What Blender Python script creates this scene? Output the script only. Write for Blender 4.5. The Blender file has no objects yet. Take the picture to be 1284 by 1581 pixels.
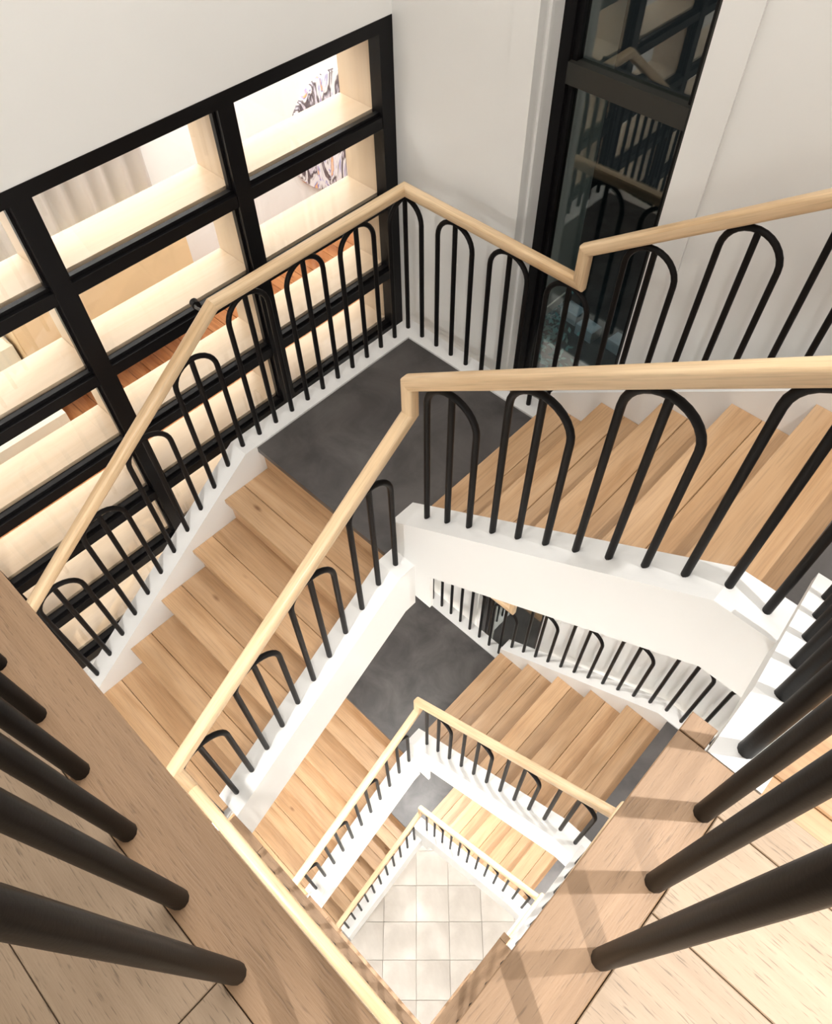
import bpy, bmesh, math, random
from mathutils import Vector
S = bpy.context.scene
COL = S.collection
random.seed(7)

# ------------------------------------------------------------------ camera
cam_d = bpy.data.cameras.new('camera')
cam = bpy.data.objects.new('camera', cam_d); COL.objects.link(cam); S.camera = cam
cam_d.sensor_fit = 'HORIZONTAL'; cam_d.sensor_width = 36.0
cam_d.lens = 1131.63 / 1284 * 36.0
cam_d.clip_start = 0.01; cam_d.clip_end = 60
cam.location = (2.32398, -2.32208, 2.93747)
cam.rotation_euler = (0.608182, 0.012122, 0.761536)

# ------------------------------------------------------------------ world and view
W = bpy.data.worlds.new('world'); S.world = W; W.use_nodes = True
W.node_tree.nodes['Background'].inputs[0].default_value = (0.10, 0.11, 0.12, 1)
W.node_tree.nodes['Background'].inputs[1].default_value = 0.10
S.view_settings.view_transform = 'Standard'; S.view_settings.look = 'None'
S.view_settings.gamma = 1.0; S.view_settings.use_curve_mapping = False
S.view_settings.exposure = 0.32

# ------------------------------------------------------------------ lights
NEUT = (1.0, 0.985, 0.955)
def area(loc, size, power, col=NEUT, rot=(0, 0, 0), sy=None, name='area_light'):
    l = bpy.data.lights.new(name, 'AREA'); l.energy = power; l.color = col; l.size = size
    if sy: l.shape = 'RECTANGLE'; l.size_y = sy
    o = bpy.data.objects.new(name, l); COL.objects.link(o); o.location = loc; o.rotation_euler = rot
    return o
def point(loc, power, radius=0.03, col=NEUT, name='point_light'):
    l = bpy.data.lights.new(name, 'POINT'); l.energy = power; l.color = col; l.shadow_soft_size = radius
    o = bpy.data.objects.new(name, l); COL.objects.link(o); o.location = loc
    return o
CEIL = 4.7
area((1.25, -0.95, CEIL - 0.06), 2.2, 58, sy=2.2, name='ceiling_fill')  # added soft fill from above; no panel hangs on the ceiling
def spot(loc, power, cone, blend=0.35, radius=0.02, name='spot_light'):
    l = bpy.data.lights.new(name, 'SPOT'); l.energy = power; l.color = NEUT; l.shadow_soft_size = radius
    l.spot_size = math.radians(cone); l.spot_blend = blend
    o = bpy.data.objects.new(name, l); COL.objects.link(o); o.location = loc; return o
spot((3.25, -1.25, 4.45), 215, 60)
spot((3.35, -2.75, 4.45), 190, 56)

# ------------------------------------------------------------------ measurements (metres)
r = 0.19217; g = 0.27; SL = r / g; H = 16 * r; Z0 = 10 * r
YD = -2.36; XC = 2.3485          # well edges of the floors
XW, YW = 2.4315, -2.4425          # line of the well railing on the floors
PI_ = 1.04                        # inner railing line at far corner (x and -y)
E_ = 0.058                        # outer railing line outside landing
XA = -0.30                        # plane of left wall
YB = 0.25                         # plane of back wall
XR = 3.445                        # outer edge of right flight
D_ = 0.1128                       # baluster spacing

# ------------------------------------------------------------------ materials
def newmat(name):
    m = bpy.data.materials.new(name); m.use_nodes = True
    nt = m.node_tree; b = nt.nodes['Principled BSDF']
    return m, nt, b
def N(nt, t, **kw):
    n = nt.nodes.new(t)
    for k, v in kw.items(): setattr(n, k, v)
    return n
def paint(name, col, rough=0.55, var=0.03, bump=0.02, scale=40):
    m, nt, b = newmat(name)
    tc = N(nt, 'ShaderNodeTexCoord'); no = N(nt, 'ShaderNodeTexNoise'); no.inputs['Scale'].default_value = scale * 0.05
    no.inputs['Detail'].default_value = 4
    nt.links.new(tc.outputs['Object'], no.inputs['Vector'])
    rp = N(nt, 'ShaderNodeValToRGB')
    rp.color_ramp.elements[0].color = tuple(c * (1 - var) for c in col) + (1,)
    rp.color_ramp.elements[1].color = tuple(min(1, c * (1 + var)) for c in col) + (1,)
    rp.color_ramp.elements[0].position = 0.3; rp.color_ramp.elements[1].position = 0.7
    nt.links.new(no.outputs['Fac'], rp.inputs['Fac']); nt.links.new(rp.outputs['Color'], b.inputs['Base Color'])
    b.inputs['Roughness'].default_value = rough
    n2 = N(nt, 'ShaderNodeTexNoise'); n2.inputs['Scale'].default_value = scale * 6
    nt.links.new(tc.outputs['Object'], n2.inputs['Vector'])
    bp = N(nt, 'ShaderNodeBump'); bp.inputs['Strength'].default_value = bump; bp.inputs['Distance'].default_value = 0.01
    nt.links.new(n2.outputs['Fac'], bp.inputs['Height']); nt.links.new(bp.outputs['Normal'], b.inputs['Normal'])
    return m
def wood(name, light, mid, dark, rough=0.42, uv=False, pores=0.5, knots=True, tint=0.16, pscale=1.0, bump=0.12, streak=0.10, fleck=False):
    """grain runs along local X (or U when uv)"""
    m, nt, b = newmat(name)
    tc = N(nt, 'ShaderNodeTexCoord'); oi = N(nt, 'ShaderNodeObjectInfo')
    src = tc.outputs['UV'] if uv else tc.outputs['Object']
    off = N(nt, 'ShaderNodeMath', operation='MULTIPLY'); off.inputs[1].default_value = 53.0
    nt.links.new(oi.outputs['Random'], off.inputs[0])
    add = N(nt, 'ShaderNodeVectorMath', operation='ADD'); nt.links.new(src, add.inputs[0]); nt.links.new(off.outputs[0], add.inputs[1])
    def noise(sc, scale, detail, dist=0.0):
        mp = N(nt, 'ShaderNodeMapping'); mp.inputs['Scale'].default_value = sc
        nt.links.new(add.outputs[0], mp.inputs['Vector'])
        n = N(nt, 'ShaderNodeTexNoise'); n.inputs['Scale'].default_value = scale; n.inputs['Detail'].default_value = detail
        n.inputs['Distortion'].default_value = dist
        nt.links.new(mp.outputs['Vector'], n.inputs['Vector']); return n
    n1 = noise((0.7, 7, 7), 1.6, 6, 0.9)
    rp = N(nt, 'ShaderNodeValToRGB'); e = rp.color_ramp.elements
    e[0].color = dark + (1,); e[0].position = 0.28; e[1].color = light + (1,); e[1].position = 0.68
    k = rp.color_ramp.elements.new(0.47); k.color = mid + (1,)
    nt.links.new(n1.outputs['Fac'], rp.inputs['Fac'])
    n2 = noise((26, 330, 330), 1.3, 2) if fleck else noise((4 * pscale, 130 * pscale, 130 * pscale), 1.3, 3)
    r2 = N(nt, 'ShaderNodeValToRGB'); r2.color_ramp.elements[0].position = 0.30 if fleck else 0.34; r2.color_ramp.elements[1].position = 0.40 if fleck else 0.5
    r2.color_ramp.elements[0].color = (1 - pores,) * 3 + (1,); r2.color_ramp.elements[1].color = (1, 1, 1, 1)
    nt.links.new(n2.outputs['Fac'], r2.inputs['Fac'])
    mx = N(nt, 'ShaderNodeMix', data_type='RGBA', blend_type='MULTIPLY'); mx.inputs[0].default_value = 1.0
    nt.links.new(rp.outputs['Color'], mx.inputs[6]); nt.links.new(r2.outputs['Color'], mx.inputs[7])
    n4 = noise((1.6, 42, 42), 1.5, 4, 0.4)
    r4 = N(nt, 'ShaderNodeValToRGB'); r4.color_ramp.elements[0].position = 0.35; r4.color_ramp.elements[1].position = 0.62
    r4.color_ramp.elements[0].color = (1 - streak, 1 - streak * 1.1, 1 - streak * 1.25, 1); r4.color_ramp.elements[1].color = (1, 1, 1, 1)
    nt.links.new(n4.outputs['Fac'], r4.inputs['Fac'])
    m4 = N(nt, 'ShaderNodeMix', data_type='RGBA', blend_type='MULTIPLY'); m4.inputs[0].default_value = 1.0
    nt.links.new(mx.outputs[2], m4.inputs[6]); nt.links.new(r4.outputs['Color'], m4.inputs[7])
    outc = m4.outputs[2]
    if knots:
        mp = N(nt, 'ShaderNodeMapping'); mp.inputs['Scale'].default_value = (2.2, 5.5, 0.01)
        nt.links.new(add.outputs[0], mp.inputs['Vector'])
        vo = N(nt, 'ShaderNodeTexVoronoi'); vo.inputs['Scale'].default_value = 1.0; nt.links.new(mp.outputs['Vector'], vo.inputs['Vector'])
        r3 = N(nt, 'ShaderNodeValToRGB'); r3.color_ramp.elements[0].position = 0.02; r3.color_ramp.elements[1].position = 0.085
        r3.color_ramp.elements[0].color = (0.35, 0.24, 0.17, 1); r3.color_ramp.elements[1].color = (1, 1, 1, 1)
        nt.links.new(vo.outputs['Distance'], r3.inputs['Fac'])
        m3 = N(nt, 'ShaderNodeMix', data_type='RGBA', blend_type='MULTIPLY'); m3.inputs[0].default_value = 0.8
        nt.links.new(outc, m3.inputs[6]); nt.links.new(r3.outputs['Color'], m3.inputs[7]); outc = m3.outputs[2]
    mr = N(nt, 'ShaderNodeMapRange'); mr.inputs['To Min'].default_value = 1 - tint; mr.inputs['To Max'].default_value = 1 + tint * 0.6
    nt.links.new(oi.outputs['Random'], mr.inputs['Value'])
    hs = N(nt, 'ShaderNodeHueSaturation'); nt.links.new(mr.outputs[0], hs.inputs['Value']); nt.links.new(outc, hs.inputs['Color'])
    nt.links.new(hs.outputs['Color'], b.inputs['Base Color'])
    b.inputs['Roughness'].default_value = rough
    bp = N(nt, 'ShaderNodeBump'); bp.inputs['Strength'].default_value = bump; bp.inputs['Distance'].default_value = 0.002
    nt.links.new(n2.outputs['Fac'], bp.inputs['Height']); nt.links.new(bp.outputs['Normal'], b.inputs['Normal'])
    return m
def stone(name, c1, c2, rough, scale=3.0):
    m, nt, b = newmat(name)
    tc = N(nt, 'ShaderNodeTexCoord')
    n = N(nt, 'ShaderNodeTexNoise'); n.inputs['Scale'].default_value = scale; n.inputs['Detail'].default_value = 8; n.inputs['Roughness'].default_value = 0.62
    n.inputs['Distortion'].default_value = 0.6
    nt.links.new(tc.outputs['Object'], n.inputs['Vector'])
    rp = N(nt, 'ShaderNodeValToRGB'); e = rp.color_ramp.elements
    e[0].color = c1 + (1,); e[0].position = 0.36; e[1].color = c2 + (1,); e[1].position = 0.7
    nt.links.new(n.outputs['Fac'], rp.inputs['Fac']); nt.links.new(rp.outputs['Color'], b.inputs['Base Color'])
    b.inputs['Roughness'].default_value = rough
    n2 = N(nt, 'ShaderNodeTexNoise'); n2.inputs['Scale'].default_value = 90
    nt.links.new(tc.outputs['Object'], n2.inputs['Vector'])
    bp = N(nt, 'ShaderNodeBump'); bp.inputs['Strength'].default_value = 0.06; bp.inputs['Distance'].default_value = 0.002
    nt.links.new(n2.outputs['Fac'], bp.inputs['Height']); nt.links.new(bp.outputs['Normal'], b.inputs['Normal'])
    return m
def glass(name, ior=1.5, tint=(1, 1, 1)):
    m, nt, b = newmat(name); nt.nodes.remove(b)
    out = nt.nodes['Material Output']
    tr = N(nt, 'ShaderNodeBsdfTransparent'); tr.inputs[0].default_value = tint + (1,)
    gl = N(nt, 'ShaderNodeBsdfGlossy'); gl.inputs['Roughness'].default_value = 0.0
    gl.inputs[0].default_value = (1, 1, 1, 1)
    # Schlick reflectance, the same from both sides of the pane
    f0 = ((ior - 1) / (ior + 1)) ** 2
    lw = N(nt, 'ShaderNodeLayerWeight'); lw.inputs[0].default_value = 0.5
    pw_ = N(nt, 'ShaderNodeMath', operation='POWER'); pw_.inputs[1].default_value = 5.0
    fr = N(nt, 'ShaderNodeMath', operation='MULTIPLY_ADD'); fr.inputs[1].default_value = 1 - f0; fr.inputs[2].default_value = f0
    nt.links.new(lw.outputs['Facing'], pw_.inputs[0]); nt.links.new(pw_.outputs[0], fr.inputs[0])
    mx = N(nt, 'ShaderNodeMixShader')
    nt.links.new(fr.outputs[0], mx.inputs[0]); nt.links.new(tr.outputs[0], mx.inputs[1]); nt.links.new(gl.outputs[0], mx.inputs[2])
    nt.links.new(mx.outputs[0], out.inputs[0]); return m
def emit(name, col, st):
    m, nt, b = newmat(name); b.inputs['Base Color'].default_value = col + (1,)
    b.inputs['Emission Color'].default_value = col + (1,); b.inputs['Emission Strength'].default_value = st
    return m
M = {}
M['wall'] = paint('wall_paint', (0.85, 0.842, 0.82), 0.7, 0.012)
M['white'] = paint('white_lacquer', (0.80, 0.79, 0.77), 0.42, 0.01, 0.01)
M['tread'] = wood('oak_tread', (0.58, 0.375, 0.215), (0.52, 0.32, 0.17), (0.42, 0.24, 0.115), 0.42, pores=0.16, streak=0.08)
M['floor'] = wood('oak_floor', (0.445, 0.325, 0.222), (0.42, 0.30, 0.20), (0.375, 0.262, 0.17), 0.5, pores=0.42, tint=0.08, bump=0.3, streak=0.10, fleck=True)
M['border'] = wood('oak_border', (0.40, 0.252, 0.148), (0.37, 0.228, 0.128), (0.31, 0.185, 0.098), 0.5, pores=0.3, tint=0.04, bump=0.3, streak=0.14, fleck=True)
M['rail'] = wood('oak_rail', (0.80, 0.60, 0.38), (0.74, 0.53, 0.32), (0.62, 0.41, 0.22), 0.35, uv=True, pores=0.16, knots=False, tint=0.05)
M['shelf'] = wood('pale_maple', (0.62, 0.49, 0.35), (0.60, 0.465, 0.32), (0.57, 0.43, 0.285), 0.3, pores=0.03, knots=False, tint=0.05, streak=0.03, bump=0.02)
M['orange'] = wood('orange_wood', (0.55, 0.24, 0.09), (0.46, 0.18, 0.06), (0.34, 0.11, 0.03), 0.4, pores=0.2, tint=0.1)
M['stone'] = stone('dark_stone', (0.042, 0.037, 0.036), (0.105, 0.095, 0.09), 0.4, 3.0)
M['tile'] = stone('pale_stone', (0.50, 0.45, 0.40), (0.66, 0.61, 0.55), 0.3, 2.0)
M['black'] = paint('black_metal', (0.008, 0.007, 0.007), 0.42, 0.1, 0.02)
M['black'].node_tree.nodes['Principled BSDF'].inputs['Specular IOR Level'].default_value = 0.12
M['frame'] = paint('black_frame', (0.006, 0.0055, 0.006), 0.33, 0.1, 0.01)
M['frame'].node_tree.nodes['Principled BSDF'].inputs['Specular IOR Level'].default_value = 0.16
M['gframe'] = paint('dark_grey_frame', (0.022, 0.021, 0.017), 0.4, 0.1, 0.02)
M['glass'] = glass('clear_glass', 1.45)
M['night'] = glass('window_glass', 1.75, (0.82, 0.88, 0.86))
M['asphalt'] = stone('night_ground', (0.02, 0.02, 0.02), (0.05, 0.05, 0.05), 0.9)
M['kerb'] = stone('kerb_stone', (0.4, 0.4, 0.4), (0.6, 0.6, 0.6), 0.8)
M['leaf'] = paint('leaf', (0.10, 0.22, 0.20), 0.6, 0.3)
M['fill_lamp'] = emit('fill_lamp_glow', (1.0, 0.95, 0.88), 6)  # glowing face of the added lights under the floors
M['cream'] = paint('cream_fabric', (0.80, 0.74, 0.60), 0.9, 0.03)
M['curtain'] = paint('curtain_cloth', (0.86, 0.87, 0.87), 0.9, 0.04)
M['tanp'] = paint('tan_panel', (0.72, 0.52, 0.30), 0.5, 0.08)
def art_mat():
    m, nt, b = newmat('marbled_paint')
    tc = N(nt, 'ShaderNodeTexCoord'); mp = N(nt, 'ShaderNodeMapping'); mp.inputs['Scale'].default_value = (1, 3.2, 1.0)
    mp.inputs['Rotation'].default_value = (0.45, 0, 0)
    nt.links.new(tc.outputs['Object'], mp.inputs['Vector'])
    n = N(nt, 'ShaderNodeTexNoise'); n.inputs['Scale'].default_value = 2.4; n.inputs['Detail'].default_value = 6; n.inputs['Distortion'].default_value = 1.6
    nt.links.new(mp.outputs['Vector'], n.inputs['Vector'])
    rp = N(nt, 'ShaderNodeValToRGB'); cr = rp.color_ramp; cr.elements[0].position = 0.2; cr.elements[0].color = (0.02, 0.02, 0.08, 1)
    cr.elements[1].position = 0.8; cr.elements[1].color = (0.8, 0.8, 0.85, 1)
    for p, c in [(0.38, (0.75, 0.7, 0.78)), (0.43, (0.06, 0.04, 0.06)), (0.48, (0.16, 0.12, 0.12)), (0.51, (0.78, 0.76, 0.78)), (0.57, (0.85, 0.82, 0.85)), (0.60, (0.2, 0.2, 0.55)), (0.63, (0.85, 0.45, 0.15))]:
        e = cr.elements.new(p); e.color = c + (1,)
    nt.links.new(n.outputs['Fac'], rp.inputs['Fac']); nt.links.new(rp.outputs['Color'], b.inputs['Base Color'])
    b.inputs['Roughness'].default_value = 0.5
    return m
M['art'] = art_mat()

# ------------------------------------------------------------------ mesh helpers
class MB:
    def __init__(s): s.v = []; s.f = []; s.uv = []; s.smooth = []
    def add(s, vs, fs, uvs=None, smooth=False):
        o = len(s.v); s.v += [tuple(v) for v in vs]
        for i, f in enumerate(fs):
            s.f.append(tuple(a + o for a in f)); s.uv.append(uvs[i] if uvs else None); s.smooth.append(smooth)
        return s
    def box(s, x0, x1, y0, y1, z0, z1, bev=0.0):
        if x0 > x1: x0, x1 = x1, x0
        if y0 > y1: y0, y1 = y1, y0
        if z0 > z1: z0, z1 = z1, z0
        if bev <= 0:
            vs = [(x, y, z) for z in (z0, z1) for y in (y0, y1) for x in (x0, x1)]
            s.add(vs, [(0, 2, 3, 1), (4, 5, 7, 6), (0, 1, 5, 4), (2, 6, 7, 3), (0, 4, 6, 2), (1, 3, 7, 5)])
        else:   # chamfer round the top edges
            b = bev
            vs = [(x0, y0, z0), (x1, y0, z0), (x1, y1, z0), (x0, y1, z0), (x0, y0, z1 - b), (x1, y0, z1 - b), (x1, y1, z1 - b), (x0, y1, z1 - b),
                  (x0 + b, y0 + b, z1), (x1 - b, y0 + b, z1), (x1 - b, y1 - b, z1), (x0 + b, y1 - b, z1)]
            s.add(vs, [(0, 3, 2, 1), (0, 1, 5, 4), (1, 2, 6, 5), (2, 3, 7, 6), (3, 0, 4, 7), (4, 5, 9, 8), (5, 6, 10, 9), (6, 7, 11, 10), (7, 4, 8, 11), (8, 9, 10, 11)])
        return s
    def prism(s, poly, axis, a, b):
        """poly: list of 2D points; extruded along axis from a to b. axis 'y': poly=(x,z); 'z': poly=(x,y); 'x': poly=(y,z)"""
        def P(p, t):
            if axis == 'y': return (p[0], t, p[1])
            if axis == 'z': return (p[0], p[1], t)
            return (t, p[0], p[1])
        n = len(poly); vs = [P(p, a) for p in poly] + [P(p, b) for p in poly]
        fs = [(i, (i + 1) % n, n + (i + 1) % n, n + i) for i in range(n)]
        fs += [tuple(range(n - 1, -1, -1)), tuple(range(n, 2 * n))]
        s.add(vs, fs); return s
    def tube(s, path, rad, seg=12, caps=True):
        path = [Vector(p) for p in path]; n = len(path)
        d = [(path[i + 1] - path[i]).normalized() for i in range(n - 1)]
        ref = Vector((0, 0, 1)) if abs(d[0].z) < 0.9 else Vector((1, 0, 0))
        u = d[0].cross(ref).normalized(); rings = []
        for i in range(n):
            t = d[0] if i == 0 else d[-1] if i == n - 1 else (d[i - 1] + d[i]).normalized()
            u = (u - t * u.dot(t)).normalized(); w = t.cross(u)
            rings.append([path[i] + (u * math.cos(2 * math.pi * k / seg) + w * math.sin(2 * math.pi * k / seg)) * rad for k in range(seg)])
        vs = [v for R_ in rings for v in R_]; fs = []
        for i in range(n - 1):
            for k in range(seg):
                fs.append((i * seg + k, i * seg + (k + 1) % seg, (i + 1) * seg + (k + 1) % seg, (i + 1) * seg + k))
        s.add(vs, fs, smooth=True)
        if caps: s.add(rings[0], [tuple(range(seg - 1, -1, -1))]); s.add(rings[-1], [tuple(range(seg))])
        return s
    def mesh(s, name, mat):
        me = bpy.data.meshes.new(name); me.from_pydata(s.v, [], s.f)
        if any(u for u in s.uv):
            l = me.uv_layers.new(name='UVMap')
            for pi, p in enumerate(me.polygons):
                if s.uv[pi]:
                    for j, li in enumerate(p.loop_indices): l.data[li].uv = s.uv[pi][j]
        for p, sm in zip(me.polygons, s.smooth): p.use_smooth = sm
        me.materials.append(mat)
        bm = bmesh.new(); bm.from_mesh(me); bmesh.ops.recalc_face_normals(bm, faces=bm.faces); bm.to_mesh(me); bm.free()
        return me
    def build(s, name, mat, parent=None, loc=(0, 0, 0), rot=(0, 0, 0)):
        return put(name, s.mesh(name, mat), parent, loc, rot)
def put(name, me, parent=None, loc=(0, 0, 0), rot=(0, 0, 0)):
    o = bpy.data.objects.new(name, me); COL.objects.link(o); o.location = loc; o.rotation_euler = rot
    if parent: o.parent = parent
    return o
def thing(name, label, cat, loc=(0, 0, 0), rz=0, group=None):
    o = bpy.data.objects.new(name, None); COL.objects.link(o); o.location = loc; o.rotation_euler = (0, 0, rz)
    o['label'] = label; o['category'] = cat
    if group: o['group'] = group
    return o
def tag(o, label, cat, group=None):
    o['label'] = label; o['category'] = cat
    if group: o['group'] = group
    return o
def struct(o): o['kind'] = 'structure'; return o
def copy_tree(o, dz, label):
    def rec(a, par):
        c = a.copy(); COL.objects.link(c)
        if par: c.parent = par
        for ch in list(a.children): rec(ch, c)
        return c
    c = rec(o, None); c.location.z += dz; c['label'] = label
    return c

# ------------------------------------------------------------------ room shell
# left wall with the glazed opening
GY0, GY1 = -3.42, YB - 0.003
GZ0, GZ1 = -1.09, 1.53
ZB = -7.9
w = MB()
w.box(XA - 0.06, XA, -4.3, YB, GZ1, CEIL)
w.box(XA - 0.06, XA, -4.3, YB, ZB, GZ0)
w.box(XA - 0.06, XA, -4.3, GY0, GZ0, GZ1)
struct(w.build('wall_left', M['wall']))
# back wall with the tall window opening
OX0, OX1 = 0.503, 1.198
OZ0, OZ1 = -6.6, 3.9
w = MB()
w.box(XA, OX0, YB, YB + 0.25, ZB, CEIL); w.box(OX1, 3.6, YB, YB + 0.25, ZB, CEIL)
w.box(OX0, OX1, YB, YB + 0.25, OZ1, CEIL); w.box(OX0, OX1, YB, YB + 0.25, ZB, OZ0)
struct(w.build('wall_back', M['wall']))
w = MB().box(XR + 0.055, XR + 0.155, -4.3, YB + 0.25, ZB, CEIL)
struct(w.build('wall_right', M['wall']))
w = MB().box(XA - 0.06, XR + 0.155, -4.4, -4.3, ZB, CEIL)
struct(w.build('wall_near', M['wall']))
w = MB().box(XA - 0.06, XR + 0.155, -4.4, YB + 0.25, CEIL, CEIL + 0.1)
struct(w.build('ceiling', M['wall']))
# slim casings either side of the tall window
w = MB().box(OX1, OX1 + 0.137, YB - 0.014, YB, ZB + 0.6, CEIL).build('trim_1', M['wall']); struct(w)
w = MB().box(OX0 - 0.122, OX0, YB - 0.012, YB, ZB + 0.6, CEIL).build('trim_2', M['wall']); struct(w)
w = MB(); w.box(OX0 - 0.012, OX0 + 0.006, YB - 0.02, YB + 0.02, OZ0, OZ1); w.box(OX0, OX0 + 0.012, YB + 0.05, YB + 0.07, OZ0, OZ1)
struct(w.build('trim_3', M['wall']))

# ------------------------------------------------------------------ tall window in the back wall
win = bpy.data.objects.new('window_1', None); COL.objects.link(win); win.location = (OX0, YB, 0); win['kind'] = 'structure'
f = MB(); fy0, fy1 = 0.15, 0.215
f.box(0, 0.055, fy0, fy1, OZ0, OZ1); f.build('left_stile', M['frame'], win)
f = MB(); f.box(0.615, 0.695, fy0, fy1, OZ0, OZ1); f.build('right_stile', M['gframe'], win)
f = MB(); f.box(0.055, 0.08, fy0 + 0.02, fy1, OZ0, OZ1); f.box(0.595, 0.615, fy0 + 0.02, fy1, OZ0, OZ1); f.build('glazing_bead', M['frame'], win)
zts = [OZ0, -4.7, -1.62, 1.455, OZ1 - 0.085]
for z in zts:
    f = MB(); f.box(0.055, 0.615, fy0 - 0.004, fy1, z, z + 0.085)
    f.build('transom', M['gframe'], win)
for a, b in zip(zts[:-1], zts[1:]):
    f = MB(); f.box(0.08, 0.595, 0.19, 0.196, a + 0.085, b); f.build('pane', M['night'], win)

# ------------------------------------------------------------------ black gridded glazing in the left wall
gz = bpy.data.objects.new('window_2', None); COL.objects.link(gz); gz.location = (XA, 0, 0); gz['kind'] = 'structure'
mull = [-0.695, -1.590, -2.485, -3.38]
f = MB(); f.box(-0.07, 0.004, GY0, GY1, 1.478, GZ1 + 0.004); f.build('top_rail', M['frame'], gz)
f = MB(); f.box(-0.07, 0.004, GY1 - 0.085, GY1, GZ0, 1.478); f.build('stile', M['frame'], gz)
for m_ in mull:
    f = MB(); f.box(-0.07, 0.004, m_ - 0.04, m_ + 0.04, GZ0, 1.478); f.box(-0.05, -0.025, m_ - 0.052, m_ + 0.052, GZ0, 1.478)
    f.build('mullion', M['frame'], gz)
bars = [1.092, 0.652, 0.212, -0.195, -0.605, -1.045]
cols = list(zip([GY1 - 0.085] + [m_ - 0.04 for m_ in mull[:-1]], [m_ + 0.04 for m_ in mull]))
for zb in bars:
    for (ya, yb) in cols:
        f = MB(); f.box(-0.07, -0.0, yb, ya, zb - 0.036, zb + 0.02)
        f.box(-0.045, -0.02, yb, ya, zb + 0.02, zb + 0.038); f.box(-0.05, -0.03, yb, ya, zb - 0.046, zb - 0.036)
        f.build('glazing_bar', M['frame'], gz)
tops = [1.478] + [z - 0.036 for z in bars[:-1]]
for zt, zb in zip(tops, bars):
    for (ya, yb) in cols:
        MB().box(-0.042, -0.036, yb, ya, zb + 0.02, zt).build('pane', M['glass'], gz)

# ------------------------------------------------------------------ open shelving behind the glazing
sh = thing('open_bookcase', 'pale maple open-backed shelving standing behind the black gridded glazing', 'shelving', (XA - 0.075, 0, GZ0 - 0.02))
sx = 0.235
zoff = -(GZ0 - 0.02)
def lboard(name, lx, ly, lz, c, rz, parent, mat, rx=0):   # board whose grain runs along its length
    me = MB().box(-lx / 2, lx / 2, -ly / 2, ly / 2, -lz / 2, lz / 2).mesh(name, mat)
    return put(name, me, parent, c, (rx, 0, rz))
for yy in [GY1 - 0.062] + mull:
    me = MB().box(-(GZ1 - GZ0) / 2, (GZ1 - GZ0) / 2, -0.014, 0.014, -sx / 2, sx / 2).mesh('upright', M['shelf'])
    put('upright', me, sh, (-sx / 2, yy, (GZ1 - GZ0) / 2 + 0.02), (0, math.pi / 2, 0))
ups = [GY1 - 0.062] + mull
for zb in bars:
    for a, b in zip(ups[:-1], ups[1:]):
        lboard('shelf_board', a - b - 0.03, sx, 0.024, (-sx / 2, (a + b) / 2, zb + 0.024 + zoff), math.pi / 2, sh, M['shelf'])
for a, b in zip(ups[:-1], ups[1:]):
    lboard('top_board', a - b - 0.03, sx, 0.024, (-sx / 2, (a + b) / 2, GZ1 - 0.02 + zoff), math.pi / 2, sh, M['shelf'])

# ------------------------------------------------------------------ bright room beyond the shelving
RX0, RX1, RY0, RY1, RZ0, RZ1 = -2.4, XA - 0.33, -4.3, 2.35, -1.2, 2.5
struct(MB().box(RX0 - 0.1, RX0, RY0, RY1, RZ0, RZ1).build('wall_far_room', M['white']))
struct(MB().box(RX0, -0.4, RY1, RY1 + 0.1, RZ0, RZ1).build('wall_room_end', M['white']))
struct(MB().box(RX0, XA - 0.06, RY0 - 0.1, RY0, RZ0, RZ1).build('wall_room_near', M['white']))
struct(MB().box(-0.40, XA - 0.061, YB + 0.25, RY1, RZ0, RZ1).build('wall_room_side', M['white']))
struct(MB().box(RX0, XA - 0.06, RY0, RY1, RZ1, RZ1 + 0.1).build('ceiling_room', M['white']))
fl = struct(MB().box(RX0, XA - 0.06, RY0, RY1, RZ0 - 0.1, RZ0 - 0.02).build('floor_room', M['white']))
k = 0
y = -2.4
me = MB().box(-0.62, 0.62, -0.06, 0.06, 0, 0.02, 0.002).mesh('floor_board', M['orange'])
while y < 2.3:
    put('floor_board', me, fl, (-1.78 + 0.0, y, RZ0 - 0.02)); 
    put('floor_board', me, fl, (-0.53, y, RZ0 - 0.02)) if False else None
    y += 0.124
area((-1.4, 0.2, 2.4), 1.6, 95, sy=4.0, name='room_fill')  # added fills that brighten the room; it has no ceiling panels
area((-1.4, -2.6, 2.4), 1.6, 45, sy=2.0, name='room_fill')
area((-0.72, -1.2, -0.98), 0.15, 3, col=(1, 0.86, 0.6), sy=3.0, rot=(0, 0, 0), name='shelf_fill')  # added warm fill low behind the shelves, not a strip lamp
# round marbled artwork
art = MB(); n = 40
ring0 = [(0, 0.47 * math.cos(2 * math.pi * i / n), 0.47 * math.sin(2 * math.pi * i / n)) for i in range(n)]
ring1 = [(0.03, a * 0.985, b * 0.985) for _, a, b in ring0]
art.add(ring0 + ring1, [(i, (i + 1) % n, n + (i + 1) % n, n + i) for i in range(n)] + [tuple(range(n)), tuple(range(n, 2 * n))])
o = art.build('round_artwork', M['art'], None, (RX0 + 0.001, 1.57, -0.24)); tag(o, 'round marbled painting on the white wall seen through the topmost right pane', 'artwork')
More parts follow.
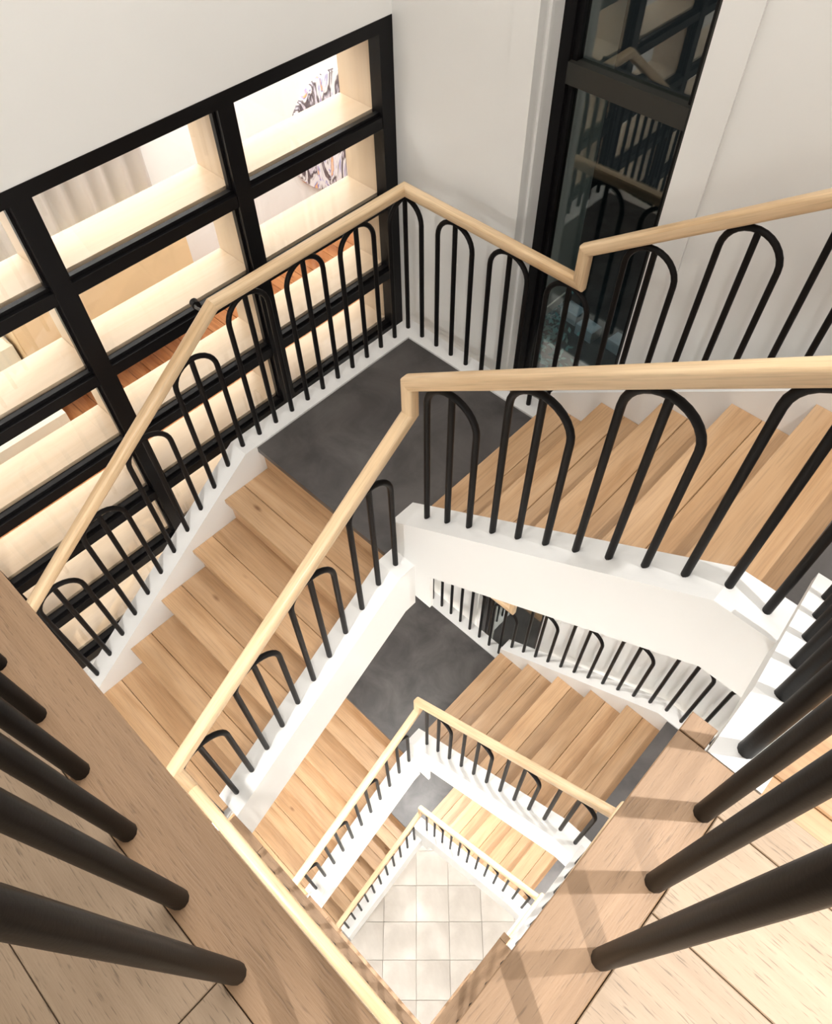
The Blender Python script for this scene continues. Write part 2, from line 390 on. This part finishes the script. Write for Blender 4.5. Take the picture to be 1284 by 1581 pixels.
# curtain
cv = []; nn = 60
for i in range(nn + 1):
    yy = -1.4 + i * (1.25 / nn); cv.append((0.035 * math.sin(i * 0.9) + 0.02 * math.sin(i * 0.37), yy))
c = MB(); vs = [(a, b, 0.05) for a, b in cv] + [(a, b, 2.4) for a, b in cv] + [(a - 0.006, b, 0.05) for a, b in cv] + [(a - 0.006, b, 2.4) for a, b in cv]
q = nn + 1
fs = [(i, i + 1, q + i + 1, q + i) for i in range(nn)] + [(2 * q + i, 3 * q + i, 3 * q + i + 1, 2 * q + i + 1) for i in range(nn)] + [(i, 2 * q + i, 2 * q + i + 1, i + 1) for i in range(nn)]
c.add(vs, fs, smooth=True)
o = c.build('curtain', M['curtain'], None, (RX0 + 0.09, 0, 0)); tag(o, 'sheer white curtain hanging in folds in the room behind the shelving', 'curtain')
# wall hung tan cabinet
cb = thing('wall_cabinet', 'low tan wall-hung cabinet in the room behind the shelving', 'cabinet', (RX0, -0.75, -0.72))
MB().box(0, 0.28, -0.75, 0.62, 0, 0.5).build('body', M['tanp'], cb)
MB().box(0.28, 0.298, -0.745, 0.615, 0.005, 0.49).build('front', M['tanp'], cb)
# cream seat unit
ot = thing('bench', 'cream upholstered bench in the room behind the leftmost panes', 'bench', (RX0 + 0.25, -2.24, RZ0))
MB().box(-0.24, 0.3, -0.7, 0.72, 0.06, 0.42, 0.02).build('seat', M['cream'], ot)
MB().box(-0.24, -0.08, -0.7, 0.72, 0.42, 0.8, 0.02).build('backrest', M['cream'], ot)
for a in (-0.2, 0.26):
    for b in (-0.66, 0.68): MB().box(a - 0.02, a + 0.02, b - 0.02, b + 0.02, 0, 0.06).build('foot', M['black'], ot)
# small framed picture
pf = thing('picture_frame', 'small white-framed pale blue picture seen at the left edge through the glazing', 'picture', (RX0, -1.42, 0.12))
MB().box(0, 0.02, -0.16, 0.16, -0.2, 0.2).build('frame', M['white'], pf)
bl = paint('pale_blue_print', (0.55, 0.62, 0.80), 0.5, 0.2)
MB().box(0.02, 0.023, -0.12, 0.12, -0.16, 0.16).build('print', bl, pf)

# ------------------------------------------------------------------ floors
def plank_mesh(L, Wd, mat, T=0.018): return MB().box(-L / 2, L / 2, -Wd / 2, Wd / 2, -T, 0, 0.0012).mesh('floor_board', mat)
_pc = {}
def plank(L, Wd, x, y, z, rz, parent):
    bd = (Wd < 0.1005 and Wd > 0.098) or Wd < 0.05
    key = (round(L, 3), round(Wd, 3), bd)
    if key not in _pc: _pc[key] = plank_mesh(L - 0.0015, Wd - 0.0015, M['border' if bd else 'floor'])
    return put('floor_board', _pc[key], parent, (x, y, z), (0, 0, rz))
for lvl in range(3):
    z = Z0 - lvl * H
    s = MB(); T = 0.30
    rc = 0.024
    poly = [(XA + 0.001, -4.299), (XR + 0.054, -4.299), (XR + 0.054, -1.835), (XC + rc, -1.835), (XC + rc, YD - rc)]
    if lvl == 0: poly += [(XA + 0.001, YD - rc)]
    else: poly += [(1.11, YD - rc), (0.97, YD), (0.97, -2.515), (XA + 0.001, -2.515)]
    s.prism(poly, 'z', z - T, z - 0.0185)
    fo = struct(s.build('floor', M['white']))
    def ln(y): return y
    # border boards along the two sides of the well
    xs = [XC + 0.0485 + 0.05 * 0]
    plank(0.525, 0.0985, XC + 0.04925, -1.835 - 0.2625, z, math.pi / 2, fo)
    plank(0.036, 0.042, XC + 0.021, -1.835 + 0.0185, z, math.pi / 2, fo)
    x0 = XA + 0.002 if lvl == 0 else 0.972
    segs = []
    x = XC + 0.0985
    cuts = [x, 1.20, x0] if lvl else [x, 1.26, 0.16, x0]
    for a, b in zip(cuts[:-1], cuts[1:]): plank(a - b, 0.10, (a + b) / 2, YD - 0.05, z, 0, fo)
    if lvl:   # area at the foot of the left flight
        for i in range(5): plank(0.97 - XA - 0.002, 0.10, (0.97 + XA) / 2, -2.565 - 0.10 * i + 0.0, z, 0, fo) if i == 0 else None
    # field boards run along x
    for i in range(16 if lvl == 0 else 7):
        y1 = -1.90 - 0.153 * i
        if y1 < YD - 0.10: break
        yt = y1 + 0.065 if i == 0 else y1
        yt = -1.836 if i == 0 else y1 + 0.0
        yb = y1 - 0.153 if i else -1.90
        if i == 0: yt, yb = -1.836, -1.90
        else: yt, yb = -1.90 - 0.153 * (i - 1), -1.90 - 0.153 * i
        L = XR + 0.052 - (XC + 0.0985); cut = [0, 0.55 + 0.23 * (i % 2), L]
        for a, b in zip(cut[:-1], cut[1:]):
            plank(b - a, yt - yb, XC + 0.0985 + (a + b) / 2, (yt + yb) / 2, z, 0, fo)
    last = -1.90 - 0.153 * 3
    # rows below the well edge line, full width
    yr = last
    plank(XR + 0.052 - (XC + 0.0985), yr - (YD - 0.10), (XR + 0.052 + XC + 0.0985) / 2, (yr + YD - 0.10) / 2, z, 0, fo)
    yr = YD - 0.10; xx0 = XA + 0.002
    for i in range(12 if lvl == 0 else 4):
        offs = [(0.0, 2.12, 0.55)[i % 3] if i else 2.12, 1.37 + 0.31 * (i % 3), 3.0]
        cs = sorted(set([xx0, XR + 0.052] + [o_ for o_ in offs if xx0 + 0.2 < o_ < XR - 0.2]))
        if i == 0: cs = [xx0, 0.972 if lvl else 0.55, 2.12, XR + 0.052]
        for a, b in zip(cs[:-1], cs[1:]):
            if lvl and i == 0 and a < 0.5: continue
            plank(b - a, 0.153, (a + b) / 2, yr - 0.0765, z, 0, fo)
        yr -= 0.153
# ground floor with pale tiles set diagonally
gf = struct(MB().box(XA + 0.001, XR + 0.054, -4.299, YB - 0.001, Z0 - 3 * H - 0.2, Z0 - 3 * H - 0.02).build('floor', M['tile']))
ang = 0.7615
tm = MB().box(-0.198, 0.198, -0.198, 0.198, -0.02, 0, 0.002).mesh('tile', M['tile'])
for i in range(-5, 6):
    for j in range(-5, 6):
        u, v = i * 0.40 + 0.1, j * 0.40
        x = 1.75 + u * math.cos(ang) - v * math.sin(ang); y = -1.75 + u * math.sin(ang) + v * math.cos(ang)
        if XA + 0.3 < x < XR - 0.25 and -4 < y < YB - 0.3: put('tile', tm, gf, (x, y, Z0 - 3 * H), (0, 0, ang))

# ------------------------------------------------------------------ stair flights
# local frame: +X up the flight, y from 0 (outer side) to -0.97 (well side), x = 0 at the first nosing
def capstrip(t, x0, x1, top, c, clip, ya, yb):
    # thin lip of the curb that overhangs the well
    nos = lambda x: r + x * SL
    xt = (top + clip - r - c) / SL
    P = [(x0, nos(x0) + c)] + ([(xt, top + clip), (x1, top + clip)] if x0 < xt < x1 else [(x1, nos(x1) + c)])
    P += [(a, b - 0.035) for a, b in reversed(P)]
    MB().prism(P, 'y', ya, yb).build('curb_lip', M['white'], t)
def flight(nm, label, origin, rz, n, width=0.97, inner_w=0.14, inner=True, outer_top=0.065, inner_top=0.095, xo=(-0.03, None), xi=(-0.035, None),
           oclip=0.012, iclip=0.02, solo=0.0, ow=0.12, cap=0):
    t = thing('stair_flight', label, 'staircase', origin, rz, 'flights of oak stairs around the well')
    top = n * r
    fb = MB().box(-width / 2, width / 2, -0.066, 0.066, -0.032, 0, 0.003).mesh('tread_board', M['tread'])
    bb = MB().box(-width / 2, width / 2, -0.0855, 0.0855, -0.032, 0, 0.003).mesh('tread_board', M['tread'])
    rb = MB().box(-width / 2, width / 2, -0.009, 0.009, -(r - 0.033) / 2, (r - 0.033) / 2).mesh('riser_board', M['tread'])
    for j in range(1, n + 1):
        x = (j - 1) * g; z = j * r
        if j < n:
            put('tread_board', fb, t, (x + 0.0665, -width / 2, z), (0, 0, math.pi / 2))
            put('tread_board', bb, t, (x + 0.134 + 0.086, -width / 2, z), (0, 0, math.pi / 2))
        put('riser_board', rb, t, (x + 0.034, -width / 2, z - 0.0325 - (r - 0.033) / 2), (0, 0, math.pi / 2))
    def prof(x0, x1, c, clip, lo, blk=None, dp=0.24):
        nos = lambda x: r + x * SL
        xt = (top + clip - r - c) / SL        # where the slope meets the clip
        P = [(x0, nos(x0) + c)] if xt > x0 else [(x0, top + clip)]
        if x0 < xt < x1: P += [(xt, top + clip), (x1, top + clip)]
        elif x1 <= xt: P += [(x1, nos(x1) + c)]
        else: P += [(x1, top + clip)]
        bz = lambda x: max(lo, min(nos(x) - dp, top - dp - 0.03))
        P.append((x1, bz(x1)))
        xk = (top - 0.03 - r) / SL
        if x0 < xk < x1: P.append((xk, top - dp - 0.03))
        xs = blk if blk is not None else (lo + dp - r) / SL
        if blk is not None: P += [(blk, bz(blk)), (blk, lo), (x0, lo)]
        else:
            if x0 < xs < x1: P.append((xs, lo))
            P.append((x0, lo if xs > x0 else bz(x0)))
        return P
    x1o = xo[1] if xo[1] is not None else (n - 1) * g
    x1i = xi[1] if xi[1] is not None else (n - 1) * g
    MB().prism(prof(xo[0], x1o, outer_top, oclip, -0.24), 'y', 0.0, ow).build('stringer', M['white'], t)
    MB().prism(prof(xi[0], x1i, inner_top, iclip, -0.28 if not solo else -0.24, dp=0.282), 'y', -width - inner_w + 0.0221 * (solo if not cap else 0), -width).build('stringer', M['white'], t)
    if cap:
        capstrip(t, xi[0], x1i, top, inner_top, iclip, -width - cap, -width - inner_w)
    elif solo: MB().prism(prof(xi[0], x1i, inner_top, iclip, -0.24, blk=0.2, dp=0.282), 'y', -width - inner_w, -width - inner_w + 0.022).build('fascia', M['white'], t)
    # plastered soffit under the treads
    nb = lambda x: r + x * SL - 0.20
    xa = 0.02; xb = (n - 1) * g
    MB().prism([(xa, nb(xa) - 0.03), (xb, nb(xb) - 0.03), (xb, nb(xb) - 0.01), (xa, nb(xa) - 0.01)], 'y', -width + 0.001, -0.001).build('soffit', M['white'], t)
    return t
OLV = ['on the top storey', 'one storey down', 'two storeys down']
def stack(t, fmt):
    t['label'] = fmt % OLV[0]
    for l in (1, 2): copy_tree(t, -l * H, fmt % OLV[l])
tA = flight('A', '', (0, -2.487, -6 * r), math.pi / 2, 6, xo=(-0.12, 1.35), xi=(0.127, 1.377), iclip=0.045)
stack(tA, 'left oak flight beside the black glazing, under a white stringer, %s')
tB = flight('B', '', (1.007, 0, 0), 0, 6, xo=(-0.007, 1.35), xi=(-0.037, 1.468), inner_top=0.10, iclip=0.02, solo=1)
stack(tB, 'back oak flight rising to the right between white stringers, %s')
tC = flight('C', '', (XR, -1.03, 6 * r), -math.pi / 2, 4, inner_w=0.048, cap=0.081, xo=(-0.03, 0.805), xi=(0.0805, 0.8045), iclip=0.0, oclip=0.0, solo=1, ow=0.053)
stack(tC, 'short right oak flight leading up to the wooden floor, %s')

# ------------------------------------------------------------------ landings
def landing_F():
    t = thing('landing', '', 'landing', (0, 0, 0), 0, 'dark stone landings')
    MB().prism([(0.0, 0.0), (0.0, -1.137), (0.97, -1.137), (0.97, -0.97), (1.03, -0.97), (1.03, 0.0)], 'z', -0.035, 0).build('stone_slab', M['stone'], t)
    MB().prism([(0.0, 0.0), (0.0, -1.10), (0.97, -1.10), (0.97, -0.97), (1.0, -0.97), (1.0, 0.0)], 'z', -0.24, -0.036).build('underside', M['white'], t)
    c = MB(); c.prism([(-0.12, -1.1365), (0.0, -1.1365), (0.0, 0.0), (1.0, 0.0), (1.0, 0.12), (-0.12, 0.12)], 'z', -0.24, 0.012); c.build('curb', M['white'], t)
    return t
def landing_R():
    t = thing('landing', '', 'landing', (2.357, 0, 6 * r), 0, 'dark stone landings')
    MB().prism([(0.0, 0.0), (0.0, -0.97), (0.118, -0.97), (0.118, -1.04), (XR - 2.357, -1.04), (XR - 2.357, 0)], 'z', -0.035, 0).build('stone_slab', M['stone'], t)
    MB().prism([(0.03, 0.0), (0.03, -0.97), (0.118, -0.97), (0.118, -1.02), (XR - 2.357, -1.02), (XR - 2.357, 0)], 'z', -0.24, -0.036).build('underside', M['white'], t)
    c = MB(); c.box(0, XR - 2.357 + 0.05, 0, 0.12, -0.24, 0.012); c.build('curb', M['white'], t)
    return t
stack(landing_F(), 'dark grey stone landing in the far corner by the glazing, %s')
stack(landing_R(), 'dark grey stone landing at the right end of the back flight, %s')

# ------------------------------------------------------------------ handrails
def rprof(w=0.052, h=0.054, rad=0.014, k=3):
    P = []
    for cx, cy, a0 in ((w / 2 - rad, h / 2 - rad, 0), (-w / 2 + rad, h / 2 - rad, 90), (-w / 2 + rad, -h / 2 + rad, 180), (w / 2 - rad, -h / 2 + rad, 270)):
        for i in range(k + 1):
            a = math.radians(a0 + 90 * i / k); P.append((cx + rad * math.cos(a), cy + rad * math.sin(a)))
    return P
def sweep_sections(path, parent):
    """mitred rail: one mesh per straight section, joined at mitres"""
    P = [Vector(p) for p in path]; n = len(P); d = [(P[i + 1] - P[i]).normalized() for i in range(n - 1)]
    up = Vector((0, 0, 1)); s0 = d[0].cross(up).normalized(); u0 = s0.cross(d[0]).normalized()
    pr = rprof(); m = len(pr)
    ring = [P[0] + s0 * a + u0 * b for a, b in pr]
    per = [0]
    for i in range(m): per.append(per[-1] + math.dist(pr[i], pr[(i + 1) % m]))
    for i in range(n - 1):
        nrm = d[i] if i == n - 2 else (d[i] + d[i + 1]).normalized()
        nxt = []
        for v in ring:
            t = (P[i + 1] - v).dot(nrm) / d[i].dot(nrm); nxt.append(v + d[i] * t)
        mb = MB(); L = (P[i + 1] - P[i]).length
        fs = [(k, (k + 1) % m, m + (k + 1) % m, m + k) for k in range(m)]
        uv = [[(0, per[k]), (0, per[k + 1]), (L, per[k + 1]), (L, per[k])] for k in range(m)]
        mb.add(ring + nxt, fs, uv, smooth=True)
        if i == 0: mb.add(ring, [tuple(range(m))], [[(0, 0)] * m])
        if i == n - 2: mb.add(nxt, [tuple(range(m))], [[(0, 0)] * m])
        mb.build('handrail', M['rail'], parent)
        ring = nxt
RAD = 0.0128
def hoop(parent, c, dirv, zc, b0, b1, bm, t=D_, fold=None, mid=True):
    """c = plan centre, dirv = plan direction; b0, b1, bm: base heights of legs and centre bar; fold = second direction after the centre"""
    c = Vector((c[0], c[1], 0)); u = Vector((dirv[0], dirv[1], 0)); u2 = u if fold is None else Vector((fold[0], fold[1], 0))
    def at(s, z): p = c + (u * s if s < 0 else u2 * s); return (p.x, p.y, z)
    path = [at(-t, b0)]
    K = 14
    for i in range(K + 1):
        a = math.pi * (1 - i / K); path.append(at(t * math.cos(a), zc + (t if t < 0.15 else D_ ) * math.sin(a)))
    path.append(at(t, b1))
    MB().tube(path, RAD).build('baluster_hoop', M['black'], parent)
    if mid: MB().tube([(c.x, c.y, bm), (c.x, c.y, zc + (t if t < 0.15 else D_) - 0.004)], RAD).build('baluster', M['black'], parent)
UH = 0.027
# -- outer (wall side) railing of a storey
def curbA_o(y): return -0.002 + min(0.012, (y + 1.137) * SL + 0.065) if True else 0
def curbB_o(x): return 0.010 if x < 1.0 else min(6 * r + 0.01, r + (x - 1.007) * SL + 0.063)
def railA_o(y): return 0.886 if y > -1.12 else 0.886 + (y + 1.12) * SL
def railB_o(x): return 0.886 if x < 1.003 else min(1.053 + (x - 1.003) * SL, 2.017)
def outer_railing():
    t = thing('stair_railing', '', 'railing', (-E_, E_, 0), 0, 'railings along the outer walls')
    ox, oy = -E_, E_
    L = lambda p: (p[0] - ox, p[1] - oy, p[2])
    yk = -1.12 - (0.886 + 0.24) / SL
    path = [(-E_, -3.1, -0.24), (-E_, yk, -0.24), (-E_, -1.12, 0.886), (-E_, E_, 0.886), (1.003, E_, 0.886), (1.003, E_, 1.053),
            (2.357, E_, 2.017), (3.47, E_, 2.017)]
    sweep_sections([L(p) for p in path], t)
    def H_(c, dv, zc, b0, b1, bm, fold=None): hoop(t, (c[0] - ox, c[1] - oy), dv, zc, b0, b1, bm, fold=fold)
    H_((-E_, E_), (0, 1), 0.886 - UH - D_ - RAD, 0.01, 0.01, 0.01, fold=(1, 0))
    for i in (3, 6, 9, 12, 15, 18, 21):
        y = E_ - i * D_
        zc = railA_o(y) - UH - (0.125 if y > -1.1 else 0.1535)
        H_((-E_, y), (0, 1), zc, curbA_o(y - D_), curbA_o(y + D_), curbA_o(y))
    for i in range(3, 31, 3):
        x = -E_ + i * D_
        if x > 3.3: break
        fl_ = x < 1.0 or x > 2.3
        zc = railB_o(x) - UH - (0.125 if fl_ else 0.1535)
        H_((x, E_), (1, 0), zc, curbB_o(x - D_), curbB_o(x + D_), curbB_o(x))
    # small bracket steadying the rail against the glazing
    MB().tube([L((-E_ - 0.02, -1.14, 0.84)), L((-E_ - 0.12, -1.14, 0.815)), L((-0.215, -1.12, 0.80))], 0.007, 8).build('bracket_arm', M['gframe'], t)
    MB().tube([L((-0.205, -1.12, 0.80)), L((-0.235, -1.115, 0.80))], 0.02, 14).build('bracket_knob', M['black'], t)
    return t
stack(outer_railing(), 'oak-topped black hoop railing along the outer walls, %s')
# -- well railing of a storey, from the foot of the left flight up round to the wooden floor
def curbA_i(y): return min(0.045, (y + 1.137) * SL + 0.105)
def curbB_i(x): return min(6 * r + 0.02, r + (x - 1.007) * SL + 0.10)
def curbC_i(y): return min(Z0, 7 * r + (-1.03 - y) * SL + 0.095)
nosA = lambda y: (y + 1.137) * SL
def well_railing(top):
    YW = -2.4425 if top else -2.412
    YL = -2.412
    t = thing('stair_railing', '', 'railing', (PI_, YW, 0), 0, 'railings around the stair well')
    ox, oy = PI_, YW
    L = lambda p: (p[0] - ox, p[1] - oy, p[2])
    zA0 = nosA(YL) + 0.898; zA1 = nosA(-PI_) + 0.893
    zB0 = r + (PI_ - 1.007) * SL + 0.90; zB1 = r + (XW - 1.007) * SL + 0.897
    zC0 = 7 * r + 0.90; zF = Z0 + 0.90
    path = [(PI_, YL, -6 * r + 0.9 - 0.027), (PI_, YL, zA0), (PI_, -PI_, zA1), (PI_, -PI_, zB0), (XW, -PI_, zB1), (XW, -PI_, zC0 + 0.005), (XW, -1.845, zF), (XW, YW, zF)]
    path.append((PI_ + 0.0262, YW, zF) if not top else (XA + 0.02, YW, zF))
    # drop the first vertical stub start so the mitre frame is well defined
    sweep_sections_v([L(p) for p in path], t)
    def H_(c, dv, zc, b0, b1, bm, fold=None, tt=D_): hoop(t, (c[0] - ox, c[1] - oy), dv, zc, b0, b1, bm, fold=fold, t=tt)
    for k in range(4):
        y = -1.275 - k * 3 * D_
        zc = nosA(y) + 0.893 - UH - 0.1535
        H_((PI_, y), (0, 1), zc, max(curbA_i(y - D_), -6 * r), curbA_i(y + D_), curbA_i(y))
    for k in range(4):
        x = 1.236 + k * 3 * D_
        zc = r + (x - 1.007) * SL + 0.90 - UH - 0.1535
        H_((x, -PI_), (1, 0), zc, curbB_i(x - D_), curbB_i(x + D_), curbB_i(x))
    for k in range(3):
        y = -2.022 + k * 3 * D_
        fl_ = y < -1.9
        rz_ = zF if fl_ else 7 * r + (-1.03 - y) * SL + 0.90
        H_((XW, y), (0, 1), rz_ - UH - (0.125 if fl_ else 0.1535), curbC_i(y - D_), curbC_i(y + D_), curbC_i(y))
    H_((XW, YW), (0, -1), zF - UH - D_ - RAD, Z0, Z0, Z0, fold=(-1, 0), tt=0.19)
    k = 0
    while True:
        x = 2.016 - k * 3 * D_
        if x < (1.2 if not top else -0.1): break
        H_((x, YW), (-1, 0), zF - UH - 0.125, Z0, Z0, Z0); k += 1
    return t
def sweep_sections_v(path, parent):
    # same as sweep_sections but the first section is vertical: seed the frame from the second one
    P = [Vector(p) for p in path]
    d1 = (P[2] - P[1]).normalized(); up = Vector((0, 0, 1))
    s0 = d1.cross(up).normalized()
    n = len(P); d = [(P[i + 1] - P[i]).normalized() for i in range(n - 1)]
    u0 = s0.cross(d[0]).normalized(); pr = rprof(); m = len(pr)
    ring = [P[0] + s0 * a + u0 * b for a, b in pr]; per = [0]
    for i in range(m): per.append(per[-1] + math.dist(pr[i], pr[(i + 1) % m]))
    for i in range(n - 1):
        nrm = d[i] if i == n - 2 else (d[i] + d[i + 1]).normalized()
        nxt = [v + d[i] * ((P[i + 1] - v).dot(nrm) / d[i].dot(nrm)) for v in ring]
        mb = MB(); Ln = (P[i + 1] - P[i]).length
        mb.add(ring + nxt, [(k, (k + 1) % m, m + (k + 1) % m, m + k) for k in range(m)],
               [[(0, per[k]), (0, per[k + 1]), (Ln, per[k + 1]), (Ln, per[k])] for k in range(m)], smooth=True)
        if i == 0: mb.add(ring, [tuple(range(m))], [[(0, 0)] * m])
        if i == n - 2: mb.add(nxt, [tuple(range(m))], [[(0, 0)] * m])
        mb.build('handrail', M['rail'], parent)
        ring = nxt
wr0 = well_railing(True); wr0['label'] = 'oak-topped black hoop railing around the well, on the top storey nearest the camera'
wr1 = well_railing(False); wr1.location.z -= H; wr1['label'] = 'oak-topped black hoop railing around the well, one storey down'
copy_tree(wr1, -H, 'small oak-topped hoop railing around the well, two storeys down')

# ------------------------------------------------------------------ added fill lights, out of view, brightening the lower storeys
def downfill(x, y, z, power, label, rad=0.07):
    t = thing('added_fill_light', label, 'light', (x, y, z), 0, 'added fill lights under the landings and floors')
    n = 24
    a = [(0.11 * math.cos(2 * math.pi * i / n), 0.11 * math.sin(2 * math.pi * i / n)) for i in range(n)]
    MB().prism(a, 'z', -0.03, -0.0).build('housing', M['white'], t)
    MB().prism([(p * 0.8, q_ * 0.8) for p, q_ in a], 'z', -0.034, -0.0301).build('diffuser', M['fill_lamp'], t)
    o = area((x, y, z - 0.045), 0.16, power, name='downfill_area'); o.data.shape = 'DISK'
    return t
pw = [22, 58, 17]
for l in range(3):
    nm = ['highest', 'middle', 'lowest'][l]
    zf = Z0 - l * H - 0.30
    downfill(2.95, -3.0, zf, pw[l] * (1.25 if l == 0 else 1), 'added unseen round downlight under the near right corner of the %s wooden floor' % nm)
    downfill(1.2, -3.0, zf, pw[l] * (1.2 if l == 0 else 0.8), 'added unseen round downlight under the near left part of the %s wooden floor' % nm)
    downfill(0.5, -0.5, -l * H - 0.24, pw[l], 'added unseen round downlight under the %s far corner landing' % nm)
    downfill(2.95, -0.5, 6 * r - l * H - 0.24, pw[l], 'added unseen round downlight under the %s right landing' % nm)
for (x, y, lb) in [(3.25, -1.25, 'small ceiling spotlight above the right flight'), (3.35, -2.75, 'small ceiling spotlight above the near floor')]:
    t = thing('ceiling_spotlight', lb, 'light', (x, y, CEIL))
    n = 20; a = [(0.05 * math.cos(2 * math.pi * i / n), 0.05 * math.sin(2 * math.pi * i / n)) for i in range(n)]
    MB().prism(a, 'z', -0.16, 0.0).build('body', M['white'], t)

# ------------------------------------------------------------------ night outside the tall window
struct(MB().box(-9, 6, YB + 0.6, 14, -7.95, -7.9).build('ground', M['asphalt']))
tg = MB().box(-9, 6, 2.6, 9, -4.6, -4.4); struct(tg.build('terrace', M['asphalt']))
for i, (x, y) in enumerate([(-2.35, 5.35), (-2.0, 5.45), (-1.62, 5.3), (-1.1, 5.35), (-0.72, 5.25)]):
    b_ = MB().box(-0.15, 0.15, -0.11, 0.11, 0, 0.2, 0.02).build('kerb_block', M['kerb'], None, (x, y, -4.4), (0, 0, -0.1))
    tag(b_, ['leftmost', 'second', 'middle', 'fourth', 'rightmost'][i] + ' pale kerb block of the row outside the tall window', 'block', 'kerb blocks outside the window')
random.seed(3)
for i, (x, y) in enumerate([(-2.5, 5.9), (-2.0, 4.8), (-1.7, 4.4), (-2.3, 5.1)]):
    m_ = MB()
    for k in range(90):
        a, b_, c_ = random.gauss(0, 0.16), random.gauss(0, 0.16), abs(random.gauss(0.2, 0.15))
        s_ = 0.05; v = Vector((random.uniform(-1, 1), random.uniform(-1, 1), random.uniform(-1, 1))).normalized() * s_
        w_ = v.cross(Vector((0, 0, 1))).normalized() * s_ * 0.5
        p = Vector((a, b_, c_)); m_.add([p - v, p + w_, p + v, p - w_], [(0, 1, 2, 3)])
    o = m_.build('shrub', M['leaf'], None, (x, y, -4.4)); tag(o, 'small leafy shrub outside the tall window, %s' % ['farthest back behind the kerb blocks', 'in front of the second kerb block', 'nearest the window', 'in front of the leftmost kerb block'][i], 'plant', 'shrubs outside the window')
point((-1.6, 4.2, -2.2), 40, 0.1, (0.6, 0.85, 1.0), 'outside_fill')  # added bluish fill for the terrace; no lamp stands there
